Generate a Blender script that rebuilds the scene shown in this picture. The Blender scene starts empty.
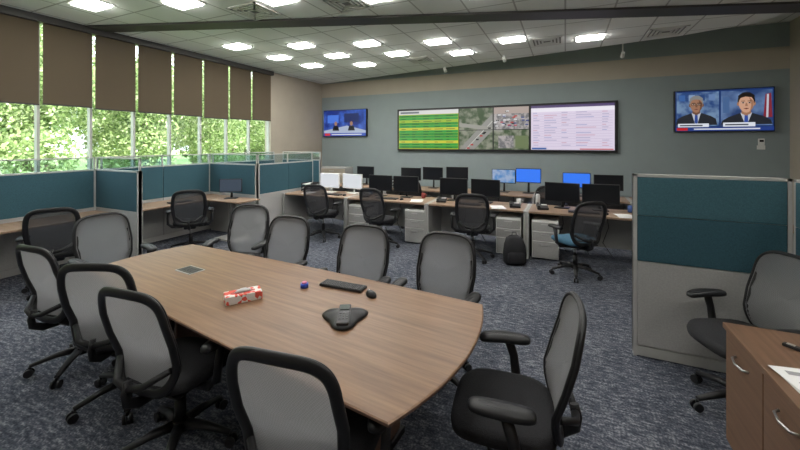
import bpy, bmesh, math, random
from mathutils import Vector, Matrix, Euler
random.seed(7)
D=bpy.data
scene=bpy.context.scene
scene.view_settings.view_transform='Standard'
scene.view_settings.exposure=1.0
EMF=0.5
pi=math.pi

# ---------------------------------------------------------------- materials
MATS={}
def mat(name,col,rough=0.6,metal=0.0,noise=0.0,nscale=20,bump=0.0,bscale=200,spec=0.4):
    if name in MATS: return MATS[name]
    m=D.materials.new(name); m.use_nodes=True
    nt=m.node_tree; b=nt.nodes['Principled BSDF']
    b.inputs['Base Color'].default_value=(*col,1); b.inputs['Roughness'].default_value=rough
    b.inputs['Metallic'].default_value=metal
    b.inputs['Specular IOR Level'].default_value=spec
    tc=nt.nodes.new('ShaderNodeTexCoord')
    if noise>0:
        n=nt.nodes.new('ShaderNodeTexNoise'); n.inputs['Scale'].default_value=nscale; n.inputs['Detail'].default_value=4
        nt.links.new(tc.outputs['Object'],n.inputs['Vector'])
        r=nt.nodes.new('ShaderNodeValToRGB')
        r.color_ramp.elements[0].position=0.3; r.color_ramp.elements[1].position=0.7
        r.color_ramp.elements[0].color=(*[c*(1-noise) for c in col],1)
        r.color_ramp.elements[1].color=(*[min(1,c*(1+noise)) for c in col],1)
        nt.links.new(n.outputs['Fac'],r.inputs['Fac']); nt.links.new(r.outputs['Color'],b.inputs['Base Color'])
    if bump>0:
        n2=nt.nodes.new('ShaderNodeTexNoise'); n2.inputs['Scale'].default_value=bscale
        nt.links.new(tc.outputs['Object'],n2.inputs['Vector'])
        bp=nt.nodes.new('ShaderNodeBump'); bp.inputs['Strength'].default_value=bump; bp.inputs['Distance'].default_value=0.005
        nt.links.new(n2.outputs['Fac'],bp.inputs['Height']); nt.links.new(bp.outputs['Normal'],b.inputs['Normal'])
    MATS[name]=m; return m
def em(name,col,s=1.0):
    if name in MATS: return MATS[name]
    m=D.materials.new(name); m.use_nodes=True; nt=m.node_tree
    b=nt.nodes['Principled BSDF']; b.inputs['Base Color'].default_value=(0.01,0.01,0.01,1); b.inputs['Roughness'].default_value=0.3
    b.inputs['Emission Color'].default_value=(*col,1); b.inputs['Emission Strength'].default_value=s*EMF
    MATS[name]=m; return m
def em_noise(name,c1,c2,scale,s=1.0):
    m=em(name,c1,s); nt=m.node_tree; b=nt.nodes['Principled BSDF']
    tc=nt.nodes.new('ShaderNodeTexCoord'); n=nt.nodes.new('ShaderNodeTexNoise'); n.inputs['Scale'].default_value=scale; n.inputs['Detail'].default_value=5
    r=nt.nodes.new('ShaderNodeValToRGB'); r.color_ramp.elements[0].position=.4; r.color_ramp.elements[1].position=.6
    r.color_ramp.elements[0].color=(*c1,1); r.color_ramp.elements[1].color=(*c2,1)
    nt.links.new(tc.outputs['Object'],n.inputs['Vector']); nt.links.new(n.outputs['Fac'],r.inputs['Fac']); nt.links.new(r.outputs['Color'],b.inputs['Emission Color'])
    return m
def wood(name,c1,c2,axis=0,rough=0.35,ang=0.0,spec=0.4):
    m=mat(name,c1,rough,spec=spec); nt=m.node_tree; b=nt.nodes['Principled BSDF']
    tc=nt.nodes.new('ShaderNodeTexCoord'); mp=nt.nodes.new('ShaderNodeMapping')
    sc=[34,34,34]; sc[axis]=1.6
    mp.inputs['Scale'].default_value=sc; 
    rot=nt.nodes.new('ShaderNodeMapping'); rot.inputs['Rotation'].default_value=(0,0,ang)
    n=nt.nodes.new('ShaderNodeTexNoise'); n.inputs['Scale'].default_value=1.0; n.inputs['Detail'].default_value=6; n.inputs['Roughness'].default_value=.65
    r=nt.nodes.new('ShaderNodeValToRGB'); r.color_ramp.elements[0].position=.3; r.color_ramp.elements[1].position=.72
    r.color_ramp.elements[0].color=(*c2,1); r.color_ramp.elements[1].color=(*c1,1)
    nt.links.new(tc.outputs['Object'],rot.inputs['Vector']); nt.links.new(rot.outputs['Vector'],mp.inputs['Vector'])
    nt.links.new(mp.outputs['Vector'],n.inputs['Vector']); nt.links.new(n.outputs['Fac'],r.inputs['Fac']); nt.links.new(r.outputs['Color'],b.inputs['Base Color'])
    return m
def netting(name,dif,trl,transp):
    # see-through woven chair mesh: diffuse + translucent + open holes
    m=D.materials.new(name); m.use_nodes=True; nt=m.node_tree; nt.nodes.clear(); MATS[name]=m
    tc=nt.nodes.new('ShaderNodeTexCoord'); ck=nt.nodes.new('ShaderNodeTexChecker'); ck.inputs['Scale'].default_value=170
    ck.inputs['Color1'].default_value=(*[c*1.2 for c in dif],1); ck.inputs['Color2'].default_value=(*[c*.8 for c in dif],1)
    nt.links.new(tc.outputs['Object'],ck.inputs['Vector'])
    o=nt.nodes.new('ShaderNodeOutputMaterial'); d=nt.nodes.new('ShaderNodeBsdfDiffuse'); nt.links.new(ck.outputs['Color'],d.inputs[0])
    t=nt.nodes.new('ShaderNodeBsdfTranslucent'); t.inputs[0].default_value=(*trl,1)
    a=nt.nodes.new('ShaderNodeAddShader'); nt.links.new(d.outputs[0],a.inputs[0]); nt.links.new(t.outputs[0],a.inputs[1])
    tr=nt.nodes.new('ShaderNodeBsdfTransparent'); mx=nt.nodes.new('ShaderNodeMixShader'); mx.inputs[0].default_value=transp
    nt.links.new(a.outputs[0],mx.inputs[1]); nt.links.new(tr.outputs[0],mx.inputs[2]); nt.links.new(mx.outputs[0],o.inputs[0]); return m

M_black=mat('black_plastic',(0.014,0.014,0.016),0.45)
M_fabblk=mat('black_fabric',(0.018,0.018,0.021),0.9,noise=.3,nscale=150,bump=.3)
M_net=netting('grey_chair_mesh',(0.16,0.16,0.165),(0.20,0.20,0.21),.22)
M_blknet=netting('black_chair_mesh',(0.03,0.03,0.034),(0.03,0.03,0.032),.15)
M_blueseat=mat('blue_seat_fabric',(0.07,0.17,0.26),0.9,noise=.2,nscale=120)
M_chrome=mat('brushed_metal',(0.55,0.55,0.55),0.3,1.0)
M_teal=mat('teal_paint',(0.272,0.318,0.322),0.8,noise=.03,nscale=3)
M_beige=mat('beige_paint',(0.43,0.38,0.31),0.8,noise=.03,nscale=3)
M_tealfab=mat('teal_panel_fabric',(0.036,0.098,0.128),0.9,noise=.18,nscale=120,bump=.3,bscale=400)
M_tealfab2=mat('teal_panel_fabric_light',(0.052,0.130,0.160),0.9,noise=.18,nscale=120,bump=.3,bscale=400)
M_greyfab=mat('grey_panel_fabric',(0.40,0.395,0.385),0.9,noise=.08,nscale=90,bump=.2,bscale=400)
M_frame=mat('panel_frame_metal',(0.46,0.455,0.44),0.45)
M_white=mat('white_laminate',(0.78,0.78,0.76),0.5)
M_trimdark=mat('dark_bronze_trim',(0.05,0.048,0.045),0.5)
M_desk=wood('desk_laminate',(0.33,0.23,0.16),(0.24,0.16,0.11),0,.5)
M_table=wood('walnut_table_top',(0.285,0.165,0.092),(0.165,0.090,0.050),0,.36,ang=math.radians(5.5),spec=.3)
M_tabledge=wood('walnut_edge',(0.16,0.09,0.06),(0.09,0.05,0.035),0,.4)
M_cab=wood('credenza_wood',(0.22,0.125,0.075),(0.14,0.077,0.045),1,.4)
M_paper=mat('paper',(0.8,0.8,0.8),0.8)

# carpet
M_carpet=mat('carpet',(0.05,0.052,0.06),0.95,spec=.1)
nt=M_carpet.node_tree; b=nt.nodes['Principled BSDF']
tc=nt.nodes.new('ShaderNodeTexCoord')
n1=nt.nodes.new('ShaderNodeTexNoise'); n1.inputs['Scale'].default_value=75; n1.inputs['Detail'].default_value=3
mp=nt.nodes.new('ShaderNodeMapping'); mp.inputs['Scale'].default_value=(14,40,9)
n2=nt.nodes.new('ShaderNodeTexNoise'); n2.inputs['Scale'].default_value=1; n2.inputs['Detail'].default_value=5
nt.links.new(tc.outputs['Object'],n1.inputs['Vector']); nt.links.new(tc.outputs['Object'],mp.inputs['Vector']); nt.links.new(mp.outputs['Vector'],n2.inputs['Vector'])
mm=nt.nodes.new('ShaderNodeMath'); mm.operation='MULTIPLY'; nt.links.new(n1.outputs['Fac'],mm.inputs[0]); nt.links.new(n2.outputs['Fac'],mm.inputs[1])
n3=nt.nodes.new('ShaderNodeTexNoise'); n3.inputs['Scale'].default_value=2.2; n3.inputs['Detail'].default_value=4; nt.links.new(tc.outputs['Object'],n3.inputs['Vector'])
ms=nt.nodes.new('ShaderNodeMath'); ms.operation='MULTIPLY_ADD'; ms.inputs[1].default_value=.16; nt.links.new(n3.outputs['Fac'],ms.inputs[0])
sb=nt.nodes.new('ShaderNodeMath'); sb.operation='SUBTRACT'; sb.inputs[1].default_value=.08; nt.links.new(mm.outputs[0],sb.inputs[0]); nt.links.new(sb.outputs[0],ms.inputs[2])
r=nt.nodes.new('ShaderNodeValToRGB'); e=r.color_ramp.elements
e[0].position=.14; e[0].color=(0.034,0.040,0.056,1); e[1].position=.42; e[1].color=(0.27,0.28,0.31,1)
x=e.new(.26); x.color=(0.088,0.096,0.120,1)
nt.links.new(ms.outputs[0],r.inputs['Fac']); nt.links.new(r.outputs['Color'],b.inputs['Base Color'])

# ceiling tile
M_ceil=mat('ceiling_tile',(0.5,0.5,0.48),0.9)
nt=M_ceil.node_tree; b=nt.nodes['Principled BSDF']
tc=nt.nodes.new('ShaderNodeTexCoord'); br=nt.nodes.new('ShaderNodeTexBrick')
br.offset=0; br.squash=1
br.inputs['Color1'].default_value=(0.84,0.86,0.84,1); br.inputs['Color2'].default_value=(0.80,0.82,0.80,1); br.inputs['Mortar'].default_value=(0.45,0.455,0.44,1)
br.inputs['Scale'].default_value=1; br.inputs['Brick Width'].default_value=.61; br.inputs['Row Height'].default_value=.61; br.inputs['Mortar Size'].default_value=.012
nt.links.new(tc.outputs['Object'],br.inputs['Vector']); nt.links.new(br.outputs['Color'],b.inputs['Base Color'])

# shade fabric (translucent solar shade)
M_shade=D.materials.new('shade_fabric'); M_shade.use_nodes=True; nt=M_shade.node_tree; nt.nodes.clear()
o=nt.nodes.new('ShaderNodeOutputMaterial'); d=nt.nodes.new('ShaderNodeBsdfDiffuse'); d.inputs[0].default_value=(0.19,0.15,0.11,1)
t=nt.nodes.new('ShaderNodeBsdfTranslucent'); t.inputs[0].default_value=(0.115,0.085,0.06,1)
tr=nt.nodes.new('ShaderNodeBsdfTransparent'); mx=nt.nodes.new('ShaderNodeMixShader'); mx.inputs[0].default_value=.45
mx2=nt.nodes.new('ShaderNodeMixShader'); mx2.inputs[0].default_value=.04
nt.links.new(d.outputs[0],mx.inputs[1]); nt.links.new(t.outputs[0],mx.inputs[2]); nt.links.new(mx.outputs[0],mx2.inputs[1]); nt.links.new(tr.outputs[0],mx2.inputs[2]); nt.links.new(mx2.outputs[0],o.inputs[0])
# glass
def glassmat(name,col,fac):
    m=D.materials.new(name); m.use_nodes=True; nt=m.node_tree; nt.nodes.clear()
    o=nt.nodes.new('ShaderNodeOutputMaterial'); t=nt.nodes.new('ShaderNodeBsdfTransparent'); t.inputs[0].default_value=(*col,1)
    g=nt.nodes.new('ShaderNodeBsdfGlossy'); g.inputs['Roughness'].default_value=.05; mx=nt.nodes.new('ShaderNodeMixShader'); mx.inputs[0].default_value=fac
    nt.links.new(t.outputs[0],mx.inputs[1]); nt.links.new(g.outputs[0],mx.inputs[2]); nt.links.new(mx.outputs[0],o.inputs[0]); return m
M_glass=glassmat('window_glass',(0.95,0.97,0.96),.04)
M_pglass=glassmat('panel_glass',(0.78,0.86,0.88),.10)
M_light=em('light_diffuser',(1.0,0.98,0.93),44)

# ---------------------------------------------------------------- mesh builder
class MB:
    def __init__(s): s.bm=bmesh.new(); s.mats=[]
    def mi(s,m):
        if m not in s.mats: s.mats.append(m)
        return s.mats.index(m)
    def loft(s,rings,m,cap=True,smooth=True,closed=False):
        k=s.mi(m); vr=[[s.bm.verts.new(p) for p in r] for r in rings]; n=len(rings[0])
        L=len(vr)
        for i in range(L if closed else L-1):
            a=vr[i]; b2=vr[(i+1)%L]
            for j in range(n):
                f=s.bm.faces.new((a[j],a[(j+1)%n],b2[(j+1)%n],b2[j])); f.material_index=k; f.smooth=smooth
        if cap and not closed:
            f=s.bm.faces.new(list(reversed(vr[0]))); f.material_index=k
            f=s.bm.faces.new(vr[-1]); f.material_index=k
    def box(s,c,size,m,rot=None,bev=0.0,seg=2):
        tb=bmesh.new(); bmesh.ops.create_cube(tb,size=1)
        bmesh.ops.scale(tb,vec=Vector(size),verts=tb.verts)
        if bev>0: bmesh.ops.bevel(tb,geom=list(tb.edges),offset=bev,segments=seg,affect='EDGES',profile=.5)
        M=Matrix.Translation(Vector(c))
        if rot is not None:
            if isinstance(rot,(int,float)): rot=(0,0,rot)
            M=M@Euler(rot).to_matrix().to_4x4()
        k=s.mi(m); mp={}
        for v in tb.verts: mp[v]=s.bm.verts.new(M@v.co)
        for f in tb.faces:
            nf=s.bm.faces.new([mp[v] for v in f.verts]); nf.material_index=k
        tb.free()
    def b2(s,x0,x1,y0,y1,z0,z1,m,bev=0.0): s.box(((x0+x1)/2,(y0+y1)/2,(z0+z1)/2),(x1-x0,y1-y0,z1-z0),m,bev=bev)
    def cyl(s,p1,p2,r1,r2,m,n=16):
        s.tube([p1,p2],[r1,r2],m,n)
    def tube(s,pts,rad,m,n=10,flat=1.0,closed=False,up=None):
        P=[Vector(p) for p in pts]; L=len(P)
        if not isinstance(rad,(list,tuple)): rad=[rad]*L
        rings=[]
        for i in range(L):
            if closed: t=P[(i+1)%L]-P[i-1]
            else: t=P[min(i+1,L-1)]-P[max(i-1,0)]
            t.normalize()
            u=Vector(up) if up else (Vector((0,0,1)) if abs(t.z)<.9 else Vector((0,1,0)))
            a=t.cross(u); 
            if a.length<1e-4: a=t.cross(Vector((1,0,0)))
            a.normalize(); c=a.cross(t).normalized()
            rings.append([tuple(P[i]+a*math.cos(2*pi*j/n)*rad[i]+c*math.sin(2*pi*j/n)*rad[i]*flat) for j in range(n)])
        s.loft(rings,m,closed=closed)
    def poly(s,pts,m,z0,z1,mside=None):
        k=s.mi(m); ks=s.mi(mside or m)
        a=[s.bm.verts.new((p[0],p[1],z0)) for p in pts]; b3=[s.bm.verts.new((p[0],p[1],z1)) for p in pts]
        f=s.bm.faces.new(b3); f.material_index=k; f=s.bm.faces.new(list(reversed(a))); f.material_index=ks if mside else k
        n=len(pts)
        for i in range(n):
            f=s.bm.faces.new((a[i],a[(i+1)%n],b3[(i+1)%n],b3[i])); f.material_index=ks
    def face(s,pts,m):
        f=s.bm.faces.new([s.bm.verts.new(p) for p in pts]); f.material_index=s.mi(m)
    def sphere(s,c,r,m,sc=(1,1,1),seg=16):
        tb=bmesh.new(); bmesh.ops.create_uvsphere(tb,u_segments=seg,v_segments=seg//2,radius=r)
        k=s.mi(m); mp={}
        for v in tb.verts: mp[v]=s.bm.verts.new((c[0]+v.co.x*sc[0],c[1]+v.co.y*sc[1],c[2]+v.co.z*sc[2]))
        for f in tb.faces:
            nf=s.bm.faces.new([mp[v] for v in f.verts]); nf.material_index=k; nf.smooth=True
        tb.free()
    def mesh(s,name,recalc=True):
        if recalc: bmesh.ops.recalc_face_normals(s.bm,faces=s.bm.faces)
        me=D.meshes.new(name); s.bm.to_mesh(me); s.bm.free()
        for m in s.mats: me.materials.append(m)
        return me
    def obj(s,name,loc=(0,0,0),rot=0.0,recalc=True):
        return place(s.mesh(name,recalc),name,loc,rot)
def place(me,name,loc=(0,0,0),rot=0.0):
    o=D.objects.new(name,me); o.location=loc; o.rotation_euler=(0,0,rot); scene.collection.objects.link(o); return o

# ---------------------------------------------------------------- room
XW,XE,YN,YS=-6.88,3.83,9.2,-2.6
ZC,ZU=3.61,4.06
m=MB(); m.b2(XW-.2,XE+.2,YS-.2,YN+.2,-.12,0,M_carpet); m.obj('floor')
m=MB(); m.b2(XW,XE,YN,YN+.2,0,3.18,M_teal); m.b2(XW,XE,YN,YN+.2,3.18,3.6,M_beige); m.b2(XW,XE,YN,YN+.2,3.6,ZU,M_teal); m.obj('wall_north')
m=MB(); m.b2(XE,XE+.2,YS,YN+.2,0,ZU,M_beige); m.obj('wall_east')
m=MB(); m.b2(XW,XE,YS-.2,YS,0,ZU,M_beige); m.obj('wall_south')
m=MB(); m.b2(XW,XE-.02,YN-.015,YN,0.0,.1,M_trimdark); m.obj('baseboard_north')
WY=[7.05-.64*i for i in range(13)]   # mullions
W0,W1=WY[-1],WY[0]
SILL=.95
m=MB()
m.b2(XW-.2,XW,W1,YN+.2,0,ZU,M_beige)
m.b2(XW-.2,XW,YS-.2,W0,0,ZU,M_beige)
m.b2(XW-.2,XW,W0,W1,0,SILL,M_beige)
m.b2(XW-.2,XW,W0,W1,ZC-.03,ZU,M_beige)
m.obj('wall_west')
m=MB()
for y in WY: m.b2(XW-.13,XW-.05,y-.016,y+.016,SILL,ZC-.03,M_frame)
m.b2(XW-.13,XW-.05,W0,W1,SILL,SILL+.05,M_frame); m.b2(XW-.13,XW-.05,W0,W1,ZC-.09,ZC-.03,M_frame)
m.b2(XW-.095,XW-.085,W0,W1,SILL+.05,ZC-.09,M_glass)
m.obj('window_1')
m=MB(); m.b2(XW-.05,XW+.10,W0,W1,SILL-.03,SILL,M_white); m.obj('trim_1')
m=MB(); m.b2(XW,XW+.09,W0,W1+.02,ZC-.1,ZC,M_trimdark); m.obj('trim_2')
for i in range(len(WY)-1):
    y1,y0=WY[i],WY[i+1]
    zb=2.34+random.choice([0,0,.015,-.015])
    m=MB(); m.b2(XW+.02,XW+.024,y0+.022,y1-.022,zb,ZC-.1,M_shade); m.b2(XW+.012,XW+.032,y0+.022,y1-.022,zb-.02,zb,M_trimdark)
    m.obj('roller_shade')

# ceilings
m=MB(); m.b2(XW-.2,XE+.2,YS-.2,YN+.2,ZU,ZU+.15,M_ceil); m.obj('ceiling')
def bf(x): return 5.43+.348*x
def brr(x): return 5.78+.3555*x
m=MB(); m.poly([(XW,YS),(XE,YS),(XE,bf(XE)),(XW,bf(XW))],M_ceil,ZC,ZC+.05); m.obj('ceiling_front_plane')
m=MB(); m.poly([(XW,bf(XW)),(XE,bf(XE)),(XE,brr(XE)),(XW,brr(XW))],M_trimdark,ZC-.03,ZU); m.obj('ceiling_beam')
m=MB(); m.poly([(XW,brr(XW)),(2.75,brr(2.75)),(2.78,7.0),(2.62,7.25),(1.8,7.6),(0,7.95),(XW,9.2)],M_ceil,ZC,ZC+.08); m.obj('ceiling_cloud')
LP=[(-5.62,4.91),(-4.48,5.36),(-3.30,5.76),(-2.08,6.17),(-.85,6.59),(.39,7.03),(-5.53,5.91),(-4.32,6.28),(-3.11,6.65),(-1.90,7.11),(-5.40,6.84),(-4.22,7.26),
    (-5.66,2.63),(-4.51,3.09),(-3.3,3.5),(-2.1,3.95),(-.9,4.35),(-5.5,1.2),(-3.5,1.6),(-1.5,2.0),(.6,2.6),(2.2,4.0),(-4.5,-.4),(-2.2,-.2),(.3,.3),(2.5,1.5)]  # panels behind the camera are unseen; two were added to light the chair backs
for (x,y) in LP:
    m=MB(); m.b2(-.23,.23,-.17,.17,-.010,0,M_white)
    m.b2(-.20,.20,-.135,.135,-.028,-.010,M_light); m.obj('ceiling_light_panel',(x,y,ZC))
for (x,y) in [(-3.92,3.72),(-.3,7.0),(1.5,7.2),(-2.6,4.0),(-2.9,7.4),(1.1,5.1)]:
    m=MB()
    for k in range(4):
        w=.26-.057*k; 
        m.b2(-w,w,-w,-w+.03,-.015,0,M_white); m.b2(-w,w,w-.03,w,-.015,0,M_white)
        m.b2(-w,-w+.03,-w,w,-.015,0,M_white); m.b2(w-.03,w,-w,w,-.015,0,M_white)
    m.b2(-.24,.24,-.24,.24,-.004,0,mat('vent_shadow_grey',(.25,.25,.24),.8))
    m.obj('ceiling_air_vent',(x,y,ZC))
for (x,y,zt) in [(-1.15,7.7,ZC),(-2.6,8.25,ZC),(1.03,8.3,ZU)]:
    m=MB(); m.cyl((0,0,0),(0,0,3.52-zt),.012,.012,M_white); m.cyl((0,-.05,3.55-zt),(0,.06,3.49-zt),.032,.036,M_white); m.obj('ceiling_spotlight',(x,y,zt))

# ---------------------------------------------------------------- exterior
M_grass=mat('grass',(0.30,0.40,0.16),0.95,noise=.3,nscale=3,spec=.1)
m=MB(); m.b2(-90,XW-.2,-40,80,-.4,-.25,M_grass); m.obj('lawn')
def leafmat(name,c):
    mm=D.materials.new(name); mm.use_nodes=True; nt=mm.node_tree; nt.nodes.clear()
    o=nt.nodes.new('ShaderNodeOutputMaterial'); d=nt.nodes.new('ShaderNodeBsdfDiffuse'); d.inputs[0].default_value=(*c,1)
    t=nt.nodes.new('ShaderNodeBsdfTranslucent'); t.inputs[0].default_value=(*[min(1,k*1.1) for k in c],1); mx=nt.nodes.new('ShaderNodeMixShader'); mx.inputs[0].default_value=.4
    nt.links.new(d.outputs[0],mx.inputs[1]); nt.links.new(t.outputs[0],mx.inputs[2]); nt.links.new(mx.outputs[0],o.inputs[0]); return mm
LM=[leafmat('leaf_a',(0.42,0.50,0.25)),leafmat('leaf_b',(0.27,0.36,0.15)),leafmat('leaf_c',(0.64,0.68,0.47)),leafmat('leaf_d',(0.13,0.20,0.08))]
M_bark=mat('bark',(0.14,0.11,0.08),0.95,noise=.4,nscale=12)
def tree_mesh(seed,H,R,n):
    rnd=random.Random(seed); V=[];F=[];MI=[]
    blobs=[(rnd.uniform(-R*.6,R*.6),rnd.uniform(-R*.6,R*.6),rnd.uniform(.12*H,H),rnd.uniform(.35,.7)*R) for _ in range(18)]
    for i in range(n):
        bx,by,bz,brd=rnd.choice(blobs)
        d=Vector((rnd.gauss(0,1),rnd.gauss(0,1),rnd.gauss(0,1))).normalized()*brd*rnd.uniform(.7,1.05)
        c=Vector((bx,by,bz))+d
        if c.z<.15: c.z=abs(c.z)+.2
        a=Vector((rnd.gauss(0,1),rnd.gauss(0,1),rnd.gauss(0,1))).normalized(); q=a.orthogonal().normalized(); s=rnd.uniform(.05,.12)
        k=len(V); V+= [tuple(c+a*s),tuple(c+q*s*.5),tuple(c-a*s),tuple(c-q*s*.5)]; F.append((k,k+1,k+2,k+3)); MI.append(rnd.choices([0,1,2,3],[5,4,2,2])[0])
    me=D.meshes.new('tree'); me.from_pydata(V,[],F)
    for l in LM: me.materials.append(l)
    me.materials.append(M_bark)
    bm=bmesh.new(); bm.from_mesh(me)
    for f,k in zip(bm.faces,MI): f.material_index=k
    n0=10
    for (h0,h1,r0,r1) in [(0,H*.9,.16,.06)]:
        a=[bm.verts.new((r0*math.cos(2*pi*j/n0),r0*math.sin(2*pi*j/n0),h0)) for j in range(n0)]
        b4=[bm.verts.new((r1*math.cos(2*pi*j/n0),r1*math.sin(2*pi*j/n0),h1)) for j in range(n0)]
        for j in range(n0):
            f=bm.faces.new((a[j],a[(j+1)%n0],b4[(j+1)%n0],b4[j])); f.material_index=4
    bm.to_mesh(me); bm.free(); return me
TM=[tree_mesh(1,5.6,2.1,13000),tree_mesh(2,4.8,1.9,12000),tree_mesh(3,6.6,2.4,14000)]
k=0
for row,(tx,sp) in enumerate([(-19,3.2),(-25,3.6),(-33,4.2)]):
    y=-8
    while y<52:
        o=place(TM[k%3],'tree',(tx+random.uniform(-1.2,1.2),y+random.uniform(-.6,.6),-.249),random.uniform(0,6)); o.scale=(1,1,1+.2*row); k+=1; y+=sp*random.uniform(.85,1.2)
w=D.worlds.new('World'); scene.world=w; w.use_nodes=True
w.node_tree.nodes['Background'].inputs[0].default_value=(0.84,0.92,1.0,1); w.node_tree.nodes['Background'].inputs[1].default_value=2.6
s=D.lights.new('sun','SUN'); s.energy=7.0; s.angle=.02; s.color=(1,.97,.90)
so=D.objects.new('sun',s); scene.collection.objects.link(so); so.rotation_euler=Vector((-.72,.25,-.62)).to_track_quat('-Z','Y').to_euler(); so.location=(0,0,12)

# ---------------------------------------------------------------- chairs
def by(x,z): 
    return -.235 - .17*(z-.52) + .55*x*x + .035*math.sin(max(0,min(1,(z-.48)/.3))*pi)
def outline(sc,N=48,a=.243,b=.275,cz=.742,n=5.0):
    P=[]
    for j in range(N):
        t=2*pi*j/N; c,s_=math.cos(t),math.sin(t)
        x=a*sc*math.copysign(abs(c)**(2/n),c); z=b*sc*math.copysign(abs(s_)**(2/n),s_)
        x*=1-.16*max(0,-z/b) - .06*max(0,z/b)
        z+=.018*sc*(1-(x/a)**2)*(1 if z>0 else -1)*abs(z/b)
        P.append((x,z+cz))
    return P
def chair_mesh(name,net,seat):
    m=MB(); N=40
    for k in range(5):
        a=2*pi*k/5+.3; c,s_=math.cos(a),math.sin(a)
        m.tube([(c*.03,s_*.03,.125),(c*.15,s_*.15,.115),(c*.30,s_*.30,.078)],[.034,.027,.018],M_black,8,flat=.75)
        m.cyl((c*.30,s_*.30,.075),(c*.30,s_*.30,.05),.010,.010,M_black,8)
        px,py=-s_,c
        for q in (-1,1):
            m.cyl((c*.305+px*.010*q,s_*.305+py*.010*q,.030),(c*.305+px*.028*q,s_*.305+py*.028*q,.030),.030,.027,M_black,14)
    m.cyl((0,0,.09),(0,0,.15),.045,.04,M_black); m.cyl((0,0,.15),(0,0,.28),.030,.030,M_black); m.cyl((0,0,.28),(0,0,.40),.018,.018,M_chrome)
    m.box((0,-.02,.405),(.17,.26,.05),M_black,bev=.015)
    m.box((0,.0,.432),(.40,.38,.015),M_black,bev=.006)
    def ring(sc,z,drop=0):
        R=[]
        for j in range(N):
            t=2*pi*j/N; c,s_=math.cos(t),math.sin(t)
            x=.25*sc*math.copysign(abs(c)**(2/3.6),c); y=.245*sc*math.copysign(abs(s_)**(2/3.6),s_)+.02
            R.append((x,y,z-.35*max(0,y-.13)**1.5*1.2+.12*x*x*(1 if sc>.3 else 0)))
        return R
    m.loft([ring(.90,.438),ring(.985,.45),ring(1.0,.475),ring(.97,.497),ring(.85,.508),ring(.5,.503),ring(.05,.5)],seat)
    rings=[[(x,by(x,z)+.004,z) for (x,z) in outline(sc)] for sc in (.985,.8,.55,.3,.04)]
    m.loft(rings,net,cap=False)
    m.face(rings[-1],net)
    # moulded black frame: slim at the front, wide behind the mesh
    m.tube([(x,by(x,z)-.010,z) for (x,z) in outline(.945)],.026,M_black,10,closed=True,up=(0,1,0),flat=.50)
    m.tube([(x,by(x,z)+.001,z) for (x,z) in outline(.985)],.009,M_black,8,closed=True,up=(0,1,0))
    # spine + lumbar bar
    m.tube([(0,-.10,.405),(0,-.24,.41),(0,-.305,.45),(0,-.312,.50),(0,-.30,.56)],[.03,.028,.026,.024,.02],M_black,10,flat=.6,up=(1,0,0))
    for q in (-1,1):
        m.tube([(0,-.305,.52),(q*.09,-.295,.54),(q*.19,by(.2,.60)-.02,.60)],[.02,.018,.016],M_black,8)
        m.tube([(q*.12,-.04,.415),(q*.26,-.04,.425),(q*.315,-.04,.47),(q*.318,-.03,.56),(q*.312,0,.655)],[.022,.022,.022,.02,.022],M_black,10,flat=1.2)
        P=[]
        for sc,z in ((.75,.650),(1,.658),(1,.672),(.85,.684),(.3,.688)):
            R=[]
            for j in range(24):
                t=2*pi*j/24; c,s_=math.cos(t),math.sin(t)
                R.append((q*.30+.047*sc*math.copysign(abs(c)**.65,c)-q*.02*max(0,s_),.02+.14*(1-(1-sc)*.35)*math.copysign(abs(s_)**.65,s_),z-.012*max(0,s_)))
            P.append(R)
        m.loft(P,M_black)
    return m.mesh(name)
CM=chair_mesh('conference_chair',M_net,M_fabblk)
OM=chair_mesh('office_chair',M_blknet,M_fabblk)
OB=chair_mesh('office_chair_blue',M_blknet,M_blueseat)
R=math.radians
for (x,y,a) in [(-.985,1.30,8),(-2.07,1.40,6),(-2.79,1.52,24),(-3.55,1.58,4),
                (-.90,2.56,176),(-1.62,2.53,184),(-2.5,2.56,186),(-3.33,2.90,198),(-4.10,2.10,-96),
                (-.26,1.84,97),(1.08,3.12,112)]:
    place(CM,'conference_chair',(x,y,0),R(a))
for (x,y,a) in [(-4.12,5.55,5),(-2.88,5.5,-8),(-1.30,5.55,10),(-5.6,2.25,60),(-5.65,4.0,50),(-2.9,7.1,0),(-.3,7.1,12)]:
    place(OM,'office_chair',(x,y,0),R(a))
place(OB,'office_chair',(.12,5.42,0),R(38))

# ---------------------------------------------------------------- conference table
NL=Vector((-.54,1.77)); ua=Vector((-.9953,.0966)); va=Vector((.0966,.9953)); LN=3.0
def tp(u,v): p=NL+ua*u+va*v; return (p.x,p.y)
def tpoly(ins=0):
    P=[]
    wn,wf=.575-ins,.435-ins
    for i in range(17):
        v=-1+2*i/16; P.append(tp(ins-.11*(1-v*v), v*wn))
    for i in range(1,16):
        t=i/16; P.append(tp(ins+(LN-2*ins)*t, wn+(wf-wn)*t+.03*math.sin(pi*t)))
    for i in range(17):
        v=1-2*i/16; P.append(tp(LN-ins+.07*(1-v*v), v*wf))
    for i in range(15,0,-1):
        t=i/16; P.append(tp(ins+(LN-2*ins)*t, -(wn+(wf-wn)*t+.03*math.sin(pi*t))))
    return P
m=MB()
o1=tpoly(0); o2=tpoly(.006); o3=tpoly(.03)
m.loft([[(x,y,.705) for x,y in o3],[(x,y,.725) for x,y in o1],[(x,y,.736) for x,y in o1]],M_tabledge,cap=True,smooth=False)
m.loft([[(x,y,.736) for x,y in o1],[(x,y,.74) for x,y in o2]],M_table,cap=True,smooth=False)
aT=math.atan2(ua.y,ua.x)
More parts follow.
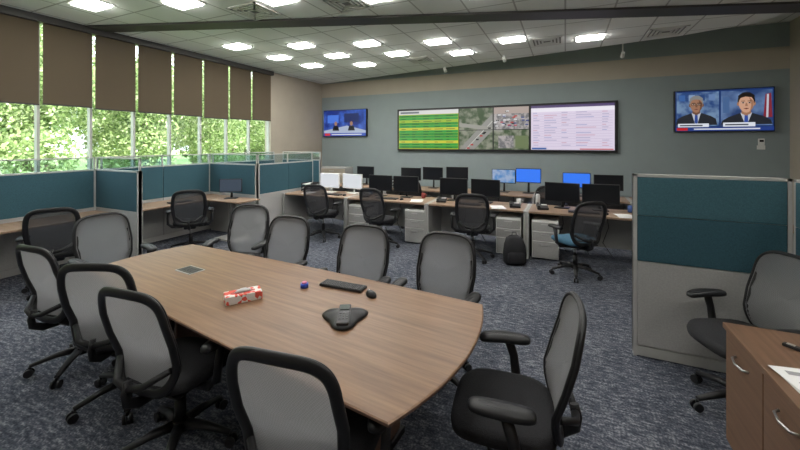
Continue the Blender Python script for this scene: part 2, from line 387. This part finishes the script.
for u in (.55,2.4):
    x,y=tp(u,.04); m.box((x,y,.36),(.30,.34,.69),M_tabledge,rot=aT,bev=.01)
    m.box((x,y,.02),(.34,.38,.04),M_black,rot=aT,bev=.005)
x,y=tp(1.5,.04); m.box((x,y,.45),(1.6,.05,.4),M_tabledge,rot=aT)
m.obj('conference_table')

# items on the table
ZT=.7401
m=MB()
M_tis=mat('tissue_box_card',(0.8,0.78,0.75),.6); nt=M_tis.node_tree; b=nt.nodes['Principled BSDF']
tc=nt.nodes.new('ShaderNodeTexCoord'); vv=nt.nodes.new('ShaderNodeTexVoronoi'); vv.inputs['Scale'].default_value=38
rr=nt.nodes.new('ShaderNodeValToRGB'); rr.color_ramp.interpolation='CONSTANT'; rr.color_ramp.elements[0].color=(.72,.10,.07,1); rr.color_ramp.elements[1].position=.33; rr.color_ramp.elements[1].color=(.75,.73,.7,1)
sx=nt.nodes.new('ShaderNodeSeparateColor')
nt.links.new(tc.outputs['Object'],vv.inputs['Vector']); nt.links.new(vv.outputs['Color'],sx.inputs[0]); nt.links.new(sx.outputs[0],rr.inputs['Fac']); nt.links.new(rr.outputs['Color'],b.inputs['Base Color'])
m.box((0,0,.026),(.225,.115,.052),M_tis,bev=.003)
ov=[(.075*math.cos(2*pi*j/20),.022*math.sin(2*pi*j/20)) for j in range(20)]
m.loft([[(x,y,.052) for x,y in ov],[(x,y,.0535) for x,y in ov]],mat('tissue_slot',(.5,.1,.1),.7))
m.loft([[(x*.7,y*.7,.053) for x,y in ov],[(x*.6,y*1.1+.004*math.sin(9*x*40),.062) for x,y in ov],[(x*.25,y*.3+.01,.07) for x,y in ov]],M_paper)
m.obj('tissue_box',(-1.95,1.75,ZT),R(56))
m=MB()
def tri(r,z,n=36,ex=.28):
    return [((r*(1+ex*math.cos(3*t)))*math.cos(t),(r*(1+ex*math.cos(3*t)))*math.sin(t),z) for t in [2*pi*j/n for j in range(n)]]
m.loft([tri(.12,0,ex=.2),tri(.125,.008,ex=.2),tri(.11,.02,ex=.2),tri(.07,.034,ex=.15),tri(.035,.042,ex=.1)],M_black)
m.box((.035,0,.040),(.19,.07,.018),mat('phone_keypad_grey',(.05,.05,.055),.35),rot=(0,.12,0),bev=.006)
m.box((-.02,0,.0575),(.05,.05,.004),mat('phone_lcd',(.11,.13,.12),.2),rot=(0,.12,0))
for i in range(4):
    for j in range(3): m.box((.035+i*.018,(j-1)*.02,.0505-(i*.0022)),(.012,.014,.004),mat('phone_key',(.12,.12,.13),.5),rot=(0,.12,0))
m.obj('conference_phone',(-1.19,1.81,ZT),R(-62))
def keyboard(loc,rot,w=.40,name='keyboard',d=.13):
    m=MB(); m.box((0,0,.009),(w,d,.016),M_black,bev=.004)
    kc=mat('key_caps',(.05,.05,.055),.5)
    for i in range(5):
        nk=int(w/.022)
        for j in range(nk): m.box((-w/2+.015+j*(w-.03)/(nk-1),(-.05+i*.024)*d/.13,.019),(.017,.018*d/.13,.005),kc)
    return m.obj(name,loc,rot)
keyboard((-1.46,2.20,ZT),R(2),.34,d=.10)
def mouse(loc,rot):
    m=MB(); N=20
    def rg(s,z): return [(.03*s*math.cos(2*pi*j/N),.052*s*math.sin(2*pi*j/N),z) for j in range(N)]
    m.loft([rg(.95,0),rg(1,.01),rg(.85,.026),rg(.4,.034)],M_black); m.box((0,.028,.033),(.006,.014,.006),M_frame,bev=.001); m.obj('computer_mouse',loc,rot)
mouse((-1.20,2.15,ZT),R(60))
m=MB(); m.cyl((0,0,0),(0,0,.03),.028,.028,mat('blue_plastic',(.03,.08,.5),.4)); m.cyl((0,0,.03),(0,0,.04),.02,.016,mat('pink_label',(.7,.2,.35),.5)); m.obj('tape_roll',(-1.71,2.08,ZT),0)
m=MB(); m.box((0,0,.002),(.21,.13,.004),M_frame,bev=.001); m.box((0,0,.004),(.19,.11,.003),M_trimdark)
for i in range(4): m.box((-.066+.044*i,0,.006),(.032,.06,.002),M_black)
m.obj('table_power_hub',(-2.79,1.97,ZT),R(-5.5))

# ---------------------------------------------------------------- partitions
def partition(p1,p2,glass=True,H=1.37,HG=1.56,split=.78,name='cubicle_partition',seam=None):
    p1=Vector(p1);p2=Vector(p2); L=(p2-p1).length; a=math.atan2((p2-p1).y,(p2-p1).x)
    m=MB(); T=.032
    m.b2(0,L,-T+.008,T-.008,.03,H-.01,M_frame)
    m.b2(0,.025,-T,T,.0,H,M_frame); m.b2(L-.025,L,-T,T,.0,H,M_frame); m.b2(0,L,-T,T,H-.02,H,M_frame); m.b2(0.025,L-.025,-T,T,.01,.09,M_frame)
    n=max(1,round(L/1.0)); w=(L-.05)/n
    for i in range(n):
        x0=.025+i*w+.004; x1=x0+w-.008
        for q in (-1,1):
            y0,y1=(T-.01,T+.004) if q>0 else (-T-.004,-T+.01)
            m.b2(x0,x1,y0,y1,.10,split-.006,M_greyfab,bev=.003)
            if seam: m.b2(x0,x1,y0,y1,split,seam-.004,M_tealfab,bev=.003); m.b2(x0,x1,y0,y1,seam,H-.024,M_tealfab2,bev=.003)
            else: m.b2(x0,x1,y0,y1,split,H-.024,M_tealfab,bev=.003)
    if glass:
        m.b2(0,L,-.004,.004,H,HG-.015,M_pglass)
        m.b2(0,L,-.014,.014,HG-.018,HG,M_frame)
        for i in range(n+1):
            x=min(L-.01,max(.01,i*L/n)); m.b2(x-.01,x+.01,-.014,.014,H,HG,M_frame)
    return m.obj(name,(p1.x,p1.y,0),a)
partition((.52,3.60),(1.50,3.60),glass=False,H=1.52,split=.80,seam=1.18)
partition((1.535,2.4),(1.535,3.56),glass=False,H=1.52,split=.80,seam=1.18)
partition((-6.72,1.0),(-6.72,3.16)); partition((-6.75,3.2),(-5.62,3.2)); partition((-6.72,3.24),(-6.72,5.16)); partition((-6.75,5.2),(-5.42,5.2))
partition((-5.45,5.24),(-5.45,6.9)); partition((-6.72,5.24),(-6.72,7.0)); partition((-6.75,1.0-.04),(-5.7,.96))
partition((-6.7,7.3),(-5.5,7.3))
for (y0,y1) in [(1.02,3.15),(3.25,5.15)]:
    m=MB(); m.b2(-6.67,-6.05,y0,y1,.70,.73,M_desk,bev=.004); m.b2(-6.6,-6.1,y0,y0+.03,0,.7,M_greyfab); m.b2(-6.6,-6.1,y1-.03,y1,0,.7,M_greyfab); m.obj('cubicle_worktop')
m=MB(); m.b2(-.4,.4,-.25,.25,.71,.735,M_desk,bev=.005); m.cyl((0,0,.03),(0,0,.71),.03,.03,M_chrome); m.box((0,0,.015),(.6,.4,.03),M_frame,bev=.006); m.obj('side_table',(-5.6,4.82,0),0)

# ---------------------------------------------------------------- monitors etc
S_off=mat('screen_off',(0.012,0.013,0.016),.15)
S_blue=em('screen_blue',(.03,.16,.75),1.2); S_white=em('screen_white',(.75,.78,.82),.9); S_dim=em('screen_dim',(.05,.07,.10),.9)
S_purp=em_noise('screen_map',(.05,.25,.6),(.4,.5,.7),8,.8)
def monitor(x,y,z,scr,w=.52,h=.31,rot=0.0,body=None,lift=.12,tilt=0):
    body=body or M_black
    m=MB(); zc=lift+h/2
    m.box((0,0,zc),(w,.03,h),body,bev=.006)
    m.box((0,.025,zc),(w*.5,.03,h*.5),body,bev=.01)
    m.b2(-w/2+.012,w/2-.012,-.0165,-.0145,lift+.016,lift+h-.012,scr)
    m.tube([(0,.045,zc),(0,.06,lift*.6),(0,.05,.012)],[.018,.02,.024],body,8)
    m.box((0,.03,.006),(.22,.17,.012),body,bev=.004)
    m.obj('computer_monitor',(x,y,z),rot)
def deskphone(x,y,z,rot=0):
    m=MB(); m.box((0,0,.035),(.17,.19,.035),M_black,rot=(.18,0,0),bev=.008); m.box((-.06,0,.065),(.045,.19,.025),M_black,rot=(.18,0,0),bev=.01); m.box((.03,.05,.063),(.08,.05,.005),M_frame,rot=(.18,0,0)); m.obj('desk_phone',(x,y,z),rot)
DX=[-5.38,-3.83,-2.18,-.55,1.08,2.7]
def desk(x0,x1,y0):
    m=MB(); L=x1-x0
    m.b2(.02,L-.02,0,.75,.70,.73,M_desk,bev=.004)
    m.b2(0,.035,-.02,.76,0,.73,M_greyfab); m.b2(L-.035,L,-.02,.76,0,.73,M_greyfab)
    m.b2(.035,L-.035,.70,.73,.12,.70,M_greyfab)
    # cables hanging beneath the top
    for k in range(3):
        cx=L*(.3+.2*k)
        m.tube([(cx,.69,.70),(cx+.03,.66,.45),(cx-.05,.66,.2),(cx+.08,.62,.008)],.006,M_black,6)
    m.obj('workstation_desk',(x0,y0,0))
def pedestal(x,y):
    m=MB(); m.box((0,0,.31),(.38,.5,.58),M_white,bev=.006); 
    for i,(z,h) in enumerate([(.50,.13),(.35,.13),(.15,.24)]):
        m.box((0,-.253,z),(.36,.012,h),M_greyfab,bev=.003); m.box((0,-.266,z+h*.3),(.12,.012,.012),M_chrome,bev=.003)
    for a in (-.15,.15):
        for b_ in (-.2,.2): m.sphere((a,b_,.015),.015,M_black,seg=8)
    m.obj('filing_pedestal',(x,y,0))
ZD=.7305
for i in range(5): desk(DX[i]+.003,DX[i+1]-.003,5.87)
for i in range(5): desk(DX[i]+.003,DX[i+1]-.003,7.5)
for x in (-.82,-.28,-2.42,-3.6,1.35): pedestal(x,6.16)
fr=[(-4.55,S_white,M_white),(-4.02,S_white,M_white),(-3.35,S_off,M_black),(-2.80,S_off,M_black),(-1.85,S_off,M_black),(-1.28,S_off,M_black),(-.05,S_off,M_black),(.5,S_off,M_black),(1.6,S_off,M_black)]
for i,(x,sc,bd) in enumerate(fr): monitor(x,6.38+random.uniform(-.03,.03),ZD,sc,rot=R(random.uniform(-9,9)),body=bd,lift=.10)
bk=[(-4.6,S_off,0),(-3.35,S_off,0),(-2.8,S_off,.03),(-2.22,S_off,.05),(-1.2,S_purp,.03),(-.70,S_blue,.06),(.2,S_blue,0),(.75,S_off,-.02),(1.6,S_off,0)]
for i,(x,sc,dl) in enumerate(bk): monitor(x,7.95,ZD,sc,rot=R(random.uniform(-5,5)),lift=.16+dl,w=.50,h=.30)
for i,x in enumerate([-4.3,-3.05,-1.5,.25]): keyboard((x,6.08,ZD),R(random.uniform(-4,4)),.42); mouse((x+.3,6.08,ZD),0)
for x in (-3.55,-2.0,-.75,-.33): deskphone(x,6.15,ZD,R(10))
for (x,y) in [(-1.0,6.0),(.78,6.03),(-2.45,6.08),(-4.9,6.1)]:
    m=MB()
    for k in range(3): m.box((0,0,.002+.003*k),(.21,.29,.002),M_paper,rot=.1*k)
    m.obj('paper_stack',(x,y,ZD),random.uniform(-.3,.3))
for (x,y,c) in [(-.72,6.45,(.7,.7,.7)),(-2.45,6.42,(.3,.05,.04)),(.90,6.42,(.05,.1,.3))]:
    m=MB(); N=18
    rg=lambda r,z:[(r*math.cos(2*pi*j/N),r*math.sin(2*pi*j/N),z) for j in range(N)]
    m.loft([rg(.034,0),rg(.04,.02),rg(.041,.10),rg(.037,.10),rg(.036,.015)],mat('mug_%d'%int(c[0]*100),c,.4))
    m.tube([(.04,0,.08),(.065,0,.075),(.068,0,.045),(.04,0,.03)],.006,mat('mug_%d'%int(c[0]*100),c,.4),8)
    m.obj('coffee_mug',(x,y,ZD))
# bottles and tray organisers on the rear desks
for (x,y,c) in [(-3.6,6.45,(.05,.2,.45)),(-.42,6.48,(.55,.56,.58)),(-1.75,7.75,(.5,.12,.05)),(.5,7.72,(.1,.35,.3))]:
    m=MB(); N=18
    rg=lambda r,z:[(r*math.cos(2*pi*j/N),r*math.sin(2*pi*j/N),z) for j in range(N)]
    m.loft([rg(.033,0),rg(.036,.01),rg(.036,.16),rg(.03,.185),rg(.018,.20)],mat('bottle_%d_%d'%(int(c[0]*100),int(c[1]*100)),c,.3))
    m.loft([rg(.021,.198),rg(.021,.23),rg(.016,.235)],M_black); m.obj('water_bottle',(x,y,ZD))
for (x,y) in [(-5.1,6.4),(-1.62,7.65),(-3.75,7.7)]:
    m=MB()
    for k in range(3):
        z=.004+.07*k; m.box((0,0,z),(.25,.30,.006),M_black); m.box((-.124,0,z+.02),(.005,.30,.04),M_black); m.box((.124,0,z+.02),(.005,.30,.04),M_black); m.box((0,.147,z+.02),(.25,.005,.04),M_black)
        m.box((0,0,z+.009),(.21,.27,.010),M_paper)
    for a in(-.12,.12):
        for b_ in (-.14,.14): m.box((a,b_,.09),(.008,.008,.18),M_black)
    m.obj('paper_tray',(x,y,ZD),0)
monitor(-5.72,4.85,.7355,S_dim,rot=R(35),w=.40,h=.25)
keyboard((-6.2,4.2,ZD),R(80),.4)
m=MB(); m.b2(-.45,.45,-.2,.2,0,1.1,M_greyfab,bev=.005)
for i in range(3): m.box((0,-.205,.2+.35*i),(.86,.014,.33),M_beige,bev=.003); m.box((0,-.216,.3+.35*i),(.16,.012,.014),M_chrome)
m.obj('filing_cabinet',(-5.95,8.6,0))
m=MB(); N=24
def bp(sx,sy,z,yo=0): return [(sx*math.copysign(abs(math.cos(2*pi*j/N))**.7,math.cos(2*pi*j/N)),yo+sy*math.copysign(abs(math.sin(2*pi*j/N))**.7,math.sin(2*pi*j/N)),z) for j in range(N)]
m.loft([bp(.13,.08,0),bp(.16,.10,.03),bp(.165,.11,.15),bp(.15,.10,.28),bp(.12,.075,.37,.02),bp(.06,.04,.41,.03)],M_fabblk)
m.loft([bp(.09,.03,.03,-.10),bp(.12,.05,.06,-.10),bp(.12,.045,.17,-.10),bp(.08,.02,.20,-.09)],M_fabblk)
m.tube([(-.03,.03,.40),(-.03,.03,.45),(.03,.03,.45),(.03,.03,.40)],.008,M_black,8)
for q in(-1,1): m.tube([(q*.07,.08,.36),(q*.09,.14,.25),(q*.09,.10,.06)],[.014,.016,.012],M_black,8,flat=.4)
m.obj('backpack',(-.68,5.55,0),R(20))

# ---------------------------------------------------------------- wall screens
def c3(h): 
    r_,g_,b_=[int(h[i:i+2],16)/255 for i in (0,2,4)]; f=lambda c: c/12.92 if c<=.04045 else ((c+.055)/1.055)**2.4
    return (f(r_),f(g_),f(b_))
def E(h,s=1.0): return em('emit_'+h,c3(h),s)
class Scr(MB):
    def __init__(s,y): super().__init__(); s.y=y
    def R(s,x0,x1,z0,z1,l,mt):
        y=s.y-.0012*l
        s.face([(x0,y,z0),(x1,y,z0),(x1,y,z1),(x0,y,z1)],mt)
    def P(s,pts,l,mt): 
        y=s.y-.0012*l; s.face([(a,y,b_) for a,b_ in pts],mt)
    def O(s,cx,cz,rx,rz,l,mt,n=24): s.P([(cx+rx*math.cos(2*pi*j/n),cz+rz*math.sin(2*pi*j/n)) for j in range(n)],l,mt)
m=Scr(YN-.092)
m.b2(-4.25,1.04,YN-.09,YN-.002,1.57,2.71,M_black,bev=.005)
z0,z1=1.62,2.66
m.R(-4.20,-2.51,z0,z1,1,E('c8cc30',.8))
rows=13; hh=(z1-z0-.14)/rows
cols=['1f9a3a','27a844','d8d640','34b04a','2a9a44','1f9a3a','2aa84a','d8d640','2aa84a','1f9a3a','a8c840','2aa84a','1f9a3a']
for i in range(rows):
    m.R(-4.19,-2.52,z0+.02+i*hh,z0+.02+(i+1)*hh-.006,2,E(cols[i],.8))
    for j in range(5): m.R(-4.12+j*.32,-4.12+j*.32+random.uniform(.08,.25),z0+.02+i*hh+.02,z0+.02+(i+1)*hh-.035,3,E('1b4420',.6))
m.R(-4.20,-2.51,z1-.11,z1,2,E('e8e8e8',.8)); m.R(-4.15,-3.6,z1-.08,z1-.03,3,E('707880',.8))
M_aer=em_noise('aerial_grass',(.04,.075,.03),(.26,.27,.21),6,1.0)
M_aer2=em_noise('aerial_lot',(.16,.16,.17),(.44,.41,.40),14,.9)
m.R(-2.49,-.79,z0,z1,1,M_aer)
m.P([(-2.49,z0),(-2.1,z0),(-1.1,z1),(-1.5,z1)],2,E('94948f',.9))
m.P([(-2.33,z0),(-2.31,z0),(-1.31,z1),(-1.33,z1)],2.5,E('d0d0c8',.9))
m.P([(-2.49,2.2),(-1.4,2.05),(-1.4,2.14),(-2.49,2.3)],3,E('a5a59c',.8))
m.R(-1.62,-.79,z0+.5,z1,4,M_aer2); m.R(-1.62,-.79,2.50,z1,5,E('b8a8a0',.8))
m.R(-1.10,-.80,z0+.03,z0+.34,5,E('7a8a60',.7)); m.R(-1.50,-1.14,z0+.03,z0+.34,5,M_aer2)
for i in range(26):
    x=random.uniform(-1.6,-.85); z=random.uniform(z0+.56,2.48); m.R(x,x+.07,z,z+.03,6,E(random.choice(['c03030','e8e8ea','3a4a90','202020','d8d8d8','c04860']),.8))
for i in range(12):
    t=random.random(); x=-2.3+t*1.0; z=z0+t*(z1-z0-.1); m.R(x,x+.07,z,z+.035,6,E(random.choice(['e8e8ea','202020','c03030']),.8))
for z in (z0+.48,): m.R(-2.49,-.79,z,z+.015,7,E('202828',.6))
m.R(-1.64,-1.61,z0,z1,7,E('202828',.6))
m.R(-.74,.98,z0,z1,1,E('ddd2e6',.95)); m.R(-.74,.98,z1-.06,z1,2,E('5a4a7a',.8)); m.R(-.74,.98,z1-.15,z1-.06,2,E('ece8f2',.95))
for i in range(14):
    z=z1-.20-i*.058
    m.R(-.70,.94,z-.004,z,2,E('b0a8c8',.8))
    for j,(a,wd) in enumerate([(-.69,.16),(-.45,.28),(-.08,.2),(.22,.42),(.74,.15)]):
        if random.random()<.8: m.R(a,a+wd*random.uniform(.5,1),z+.017,z+.030,3,E(random.choice(['a8a4c2','a8a4c2','cf98a8','96a0cc']),.85))
m.R(-.72,-.4,z0+.01,z0+.05,3,E('3a66b0',.8)); m.R(.3,.96,z0+.01,z0+.035,3,E('d06060',.8))
m.R(-2.505,-2.49,z0,z1,8,M_black); m.R(-.79,-.74,z0,z1,8,M_black)
m.obj('video_wall',recalc=False)
def tvframe(m,x0,x1,z0,z1):
    m.b2(x0-.015,x1+.015,YN-.09,YN-.002,z0-.015,z1+.015,M_black,bev=.004)
m=Scr(YN-.092); tvframe(m,-6.74,-5.26,1.99,2.76)
m.R(-6.74,-5.26,1.99,2.76,1,em_noise('studio_blue',(.01,.03,.22),(.05,.14,.6),4,.9))
m.P([(-6.74,2.15),(-5.9,2.3),(-5.26,2.15),(-5.26,2.05),(-6.74,2.05)],2,E('b8c4dc',.8)); m.R(-6.6,-6.2,2.38,2.62,2,E('4a7ae0',.9)); m.R(-6.0,-5.5,2.4,2.66,2,E('20306a',.8))
for x in (-6.3,-5.75): m.O(x,2.36,.05,.065,3,E('b08468',.8)); m.P([(x-.12,2.15),(x-.08,2.29),(x+.08,2.29),(x+.12,2.15)],3,E('15161c',.7))
m.R(-6.74,-5.26,1.99,2.08,4,E('2448b0',.9)); m.R(-6.70,-6.5,2.0,2.07,5,E('d03030',.9)); m.R(-6.45,-5.4,2.02,2.05,5,E('e8eaf0',.9))
m.obj('wall_television',recalc=False)
m=Scr(YN-.092); X0,X1,Z0,Z1=2.06,3.57,2.02,2.83; tvframe(m,X0,X1,Z0,Z1)
m.R(X0,X1,Z0,Z1,1,E('17356e',.8))
m.R(X0+.02,2.76,Z0+.10,Z1-.03,2,em_noise('newsroom_bg',(.02,.06,.20),(.16,.26,.42),6,.9))
m.R(2.79,X1-.02,Z0+.10,Z1-.03,2,em_noise('capitol_bg',(.02,.05,.16),(.12,.20,.38),3,.9))
for k in range(4): m.R(2.12+.16*k,2.22+.16*k,Z1-.2,Z1-.08,3,E(['3a66a8','8aa4c8','2a4a80','6a88b8'][k],.8))
m.P([(3.42,Z0+.25),(3.55,Z0+.25),(3.53,Z1-.1),(3.45,Z1-.12)],3,E('8a2a3a',.8)); m.P([(3.46,Z0+.25),(3.49,Z0+.25),(3.50,Z1-.12),(3.47,Z1-.12)],3.5,E('c8ccd8',.8)); m.R(2.82,2.92,Z0+.35,Z1-.15,3,E('4a6a9a',.8))
def anchor(cx,cz,s,skin,skin2,hair,tie,glasses):
    sk=E(skin,.95); sk2=E(skin2,.9); sh=E('c8ccd8',.85); su=E('22262f',.8); hr=E(hair,.8); dk=E('281c18',.6)
    b0=Z0+.12
    m.P([(cx-.29*s,b0),(cx-.27*s,cz-.25*s),(cx-.20*s,cz-.20*s),(cx-.08*s,cz-.15*s),(cx+.08*s,cz-.15*s),(cx+.20*s,cz-.20*s),(cx+.27*s,cz-.25*s),(cx+.29*s,b0)],4,su)
    m.P([(cx-.065*s,cz-.14*s),(cx+.065*s,cz-.14*s),(cx+.012*s,b0),(cx-.012*s,b0)],5,sh)
    m.P([(cx-.018*s,cz-.175*s),(cx+.018*s,cz-.175*s),(cx+.024*s,cz-.30*s),(cx,b0),(cx-.024*s,cz-.30*s)],6,E(tie,.8))
    m.P([(cx-.05*s,cz-.08*s),(cx+.05*s,cz-.08*s),(cx+.055*s,cz-.15*s),(cx,cz-.185*s),(cx-.055*s,cz-.15*s)],7,sk2)
    m.O(cx,cz+.035*s,.098*s,.125*s,8,hr)
    for q in (-1,1): m.O(cx+q*.09*s,cz-.01*s,.015*s,.03*s,8,sk2)
    F=[]
    for j in range(28):
        t=2*pi*j/28; F.append((cx+.087*s*math.cos(t)*(1-.16*max(0,-math.sin(t))),cz-.012*s+.128*s*math.sin(t)))
    m.P(F,9,sk)
    m.P([(cx+.03*s,cz+.09*s),(cx+.086*s,cz+.02*s),(cx+.075*s,cz-.07*s),(cx+.04*s,cz-.125*s),(cx+.055*s,cz-.03*s)],9.5,sk2)
    m.P([(cx-.09*s,cz+.03*s),(cx-.07*s,cz+.075*s),(cx-.01*s,cz+.095*s),(cx+.07*s,cz+.08*s),(cx+.09*s,cz+.03*s),(cx+.092*s,cz+.11*s),(cx+.04*s,cz+.155*s),(cx-.04*s,cz+.155*s),(cx-.092*s,cz+.11*s)],10,hr)
    for q in (-1,1):
        m.O(cx+q*.036*s,cz+.006*s,.018*s,.009*s,10,E('b8b4b0',.8)); m.O(cx+q*.036*s,cz+.006*s,.010*s,.010*s,11,dk)
        m.R(cx+q*.036*s-.022*s,cx+q*.036*s+.022*s,cz+.026*s,cz+.034*s,10,dk)
        if glasses:
            for zz in (.024,-.016): m.R(cx+q*.038*s-.028*s,cx+q*.038*s+.028*s,cz+zz*s-.003,cz+zz*s+.003,12,dk)
            for xx in (-.028,.028): m.R(cx+(q*.038+xx)*s-.003,cx+(q*.038+xx)*s+.003,cz-.016*s,cz+.024*s,12,dk)
    m.P([(cx-.006*s,cz+.005*s),(cx+.006*s,cz+.005*s),(cx+.018*s,cz-.045*s),(cx-.014*s,cz-.045*s)],10,sk2)
    m.P([(cx-.034*s,cz-.078*s),(cx,cz-.070*s),(cx+.034*s,cz-.078*s),(cx,cz-.092*s)],10,E('7a3f38',.8))
anchor(2.40,2.55,1.15,'9a7058','6c4a38','8a8a8a','2a4a9a',True)
anchor(3.17,2.55,1.32,'c89a80','9a7058','1c1614','3050a8',False)
m.R(2.82,3.30,Z0+.08,Z0+.16,13,E('dfe4ee',.9)); m.R(X0+.04,2.6,Z0+.08,Z0+.15,13,E('dfe4ee',.9)); m.R(X0,X1,Z0,Z0+.075,13,E('203a80',.9)); m.R(X0+.02,X0+.2,Z0+.01,Z0+.065,14,E('c02020',.9)); m.R(X0+.3,X1-.2,Z0+.025,Z0+.05,14,E('d8dce8',.9))
m.R(2.85,3.2,Z0+.105,Z0+.13,14,E('303848',.8)); m.R(X0+.07,2.5,Z0+.10,Z0+.125,14,E('303848',.8))
m.obj('wall_television',recalc=False)
m=MB(); m.box((0,0,0),(.09,.03,.13),M_white,bev=.006); m.box((0,-.016,.02),(.06,.004,.04),S_off); m.obj('thermostat',(3.42,YN-.015,1.80))
m=MB(); m.box((0,0,0),(.12,.012,.08),M_white,bev=.003); m.box((-.02,-.008,0),(.014,.01,.03),M_white); m.box((.02,-.008,0),(.014,.01,.03),M_white); m.obj('light_switch',(3.42,YN-.006,1.694))

# ---------------------------------------------------------------- credenza
m=MB(); x0,x1,y0,y1=.84,1.42,.95,2.67
m.b2(x0-.012,x1,y0-.01,y1+.01,.715,.745,M_cab,bev=.003)
m.b2(x0+.02,x1-.01,y0,y1,.07,.715,M_cab); m.b2(x0+.06,x1-.05,y0+.04,y1-.04,0,.07,M_black)
n=4; w_=(y1-y0)/n
for i in range(n):
    a=y0+i*w_+.004; b_=a+w_-.008
    m.b2(x0,x0+.02,a,b_,.085,.708,M_cab,bev=.002)
    c=(a+b_)/2
    m.tube([(x0,c-.075,.625),(x0-.022,c-.06,.622),(x0-.03,c,.618),(x0-.022,c+.06,.622),(x0,c+.075,.625)],.006,M_chrome,8)
m.obj('credenza')
m=MB()
for k in range(5): m.box((0,0,.0015+.002*k),(.22,.29,.0015),M_paper,rot=.03*k)
m.box((0,-.02,.0105),(.15,.08,.001),mat('print_grey',(.35,.35,.36),.8))
m.box((0,.09,.0105),(.16,.03,.001),mat('print_grey',(.35,.35,.36),.8))
m.obj('document_stack',(.985,2.10,.7455),R(4))
m=MB(); m.box((0,0,.008),(.03,.12,.016),M_black,bev=.004); m.box((0,.03,.017),(.018,.03,.003),M_frame); m.obj('stapler',(1.06,2.46,.7455),R(50))

# ---------------------------------------------------------------- camera
cam=D.cameras.new('camera'); co=D.objects.new('camera',cam); scene.collection.objects.link(co)
co.location=(0,0,1.78); co.rotation_euler=(R(90),0,R(24.6)); cam.sensor_width=36; cam.lens=361/800*36; cam.shift_y=-82/800; cam.clip_start=.05; cam.clip_end=300
scene.camera=co
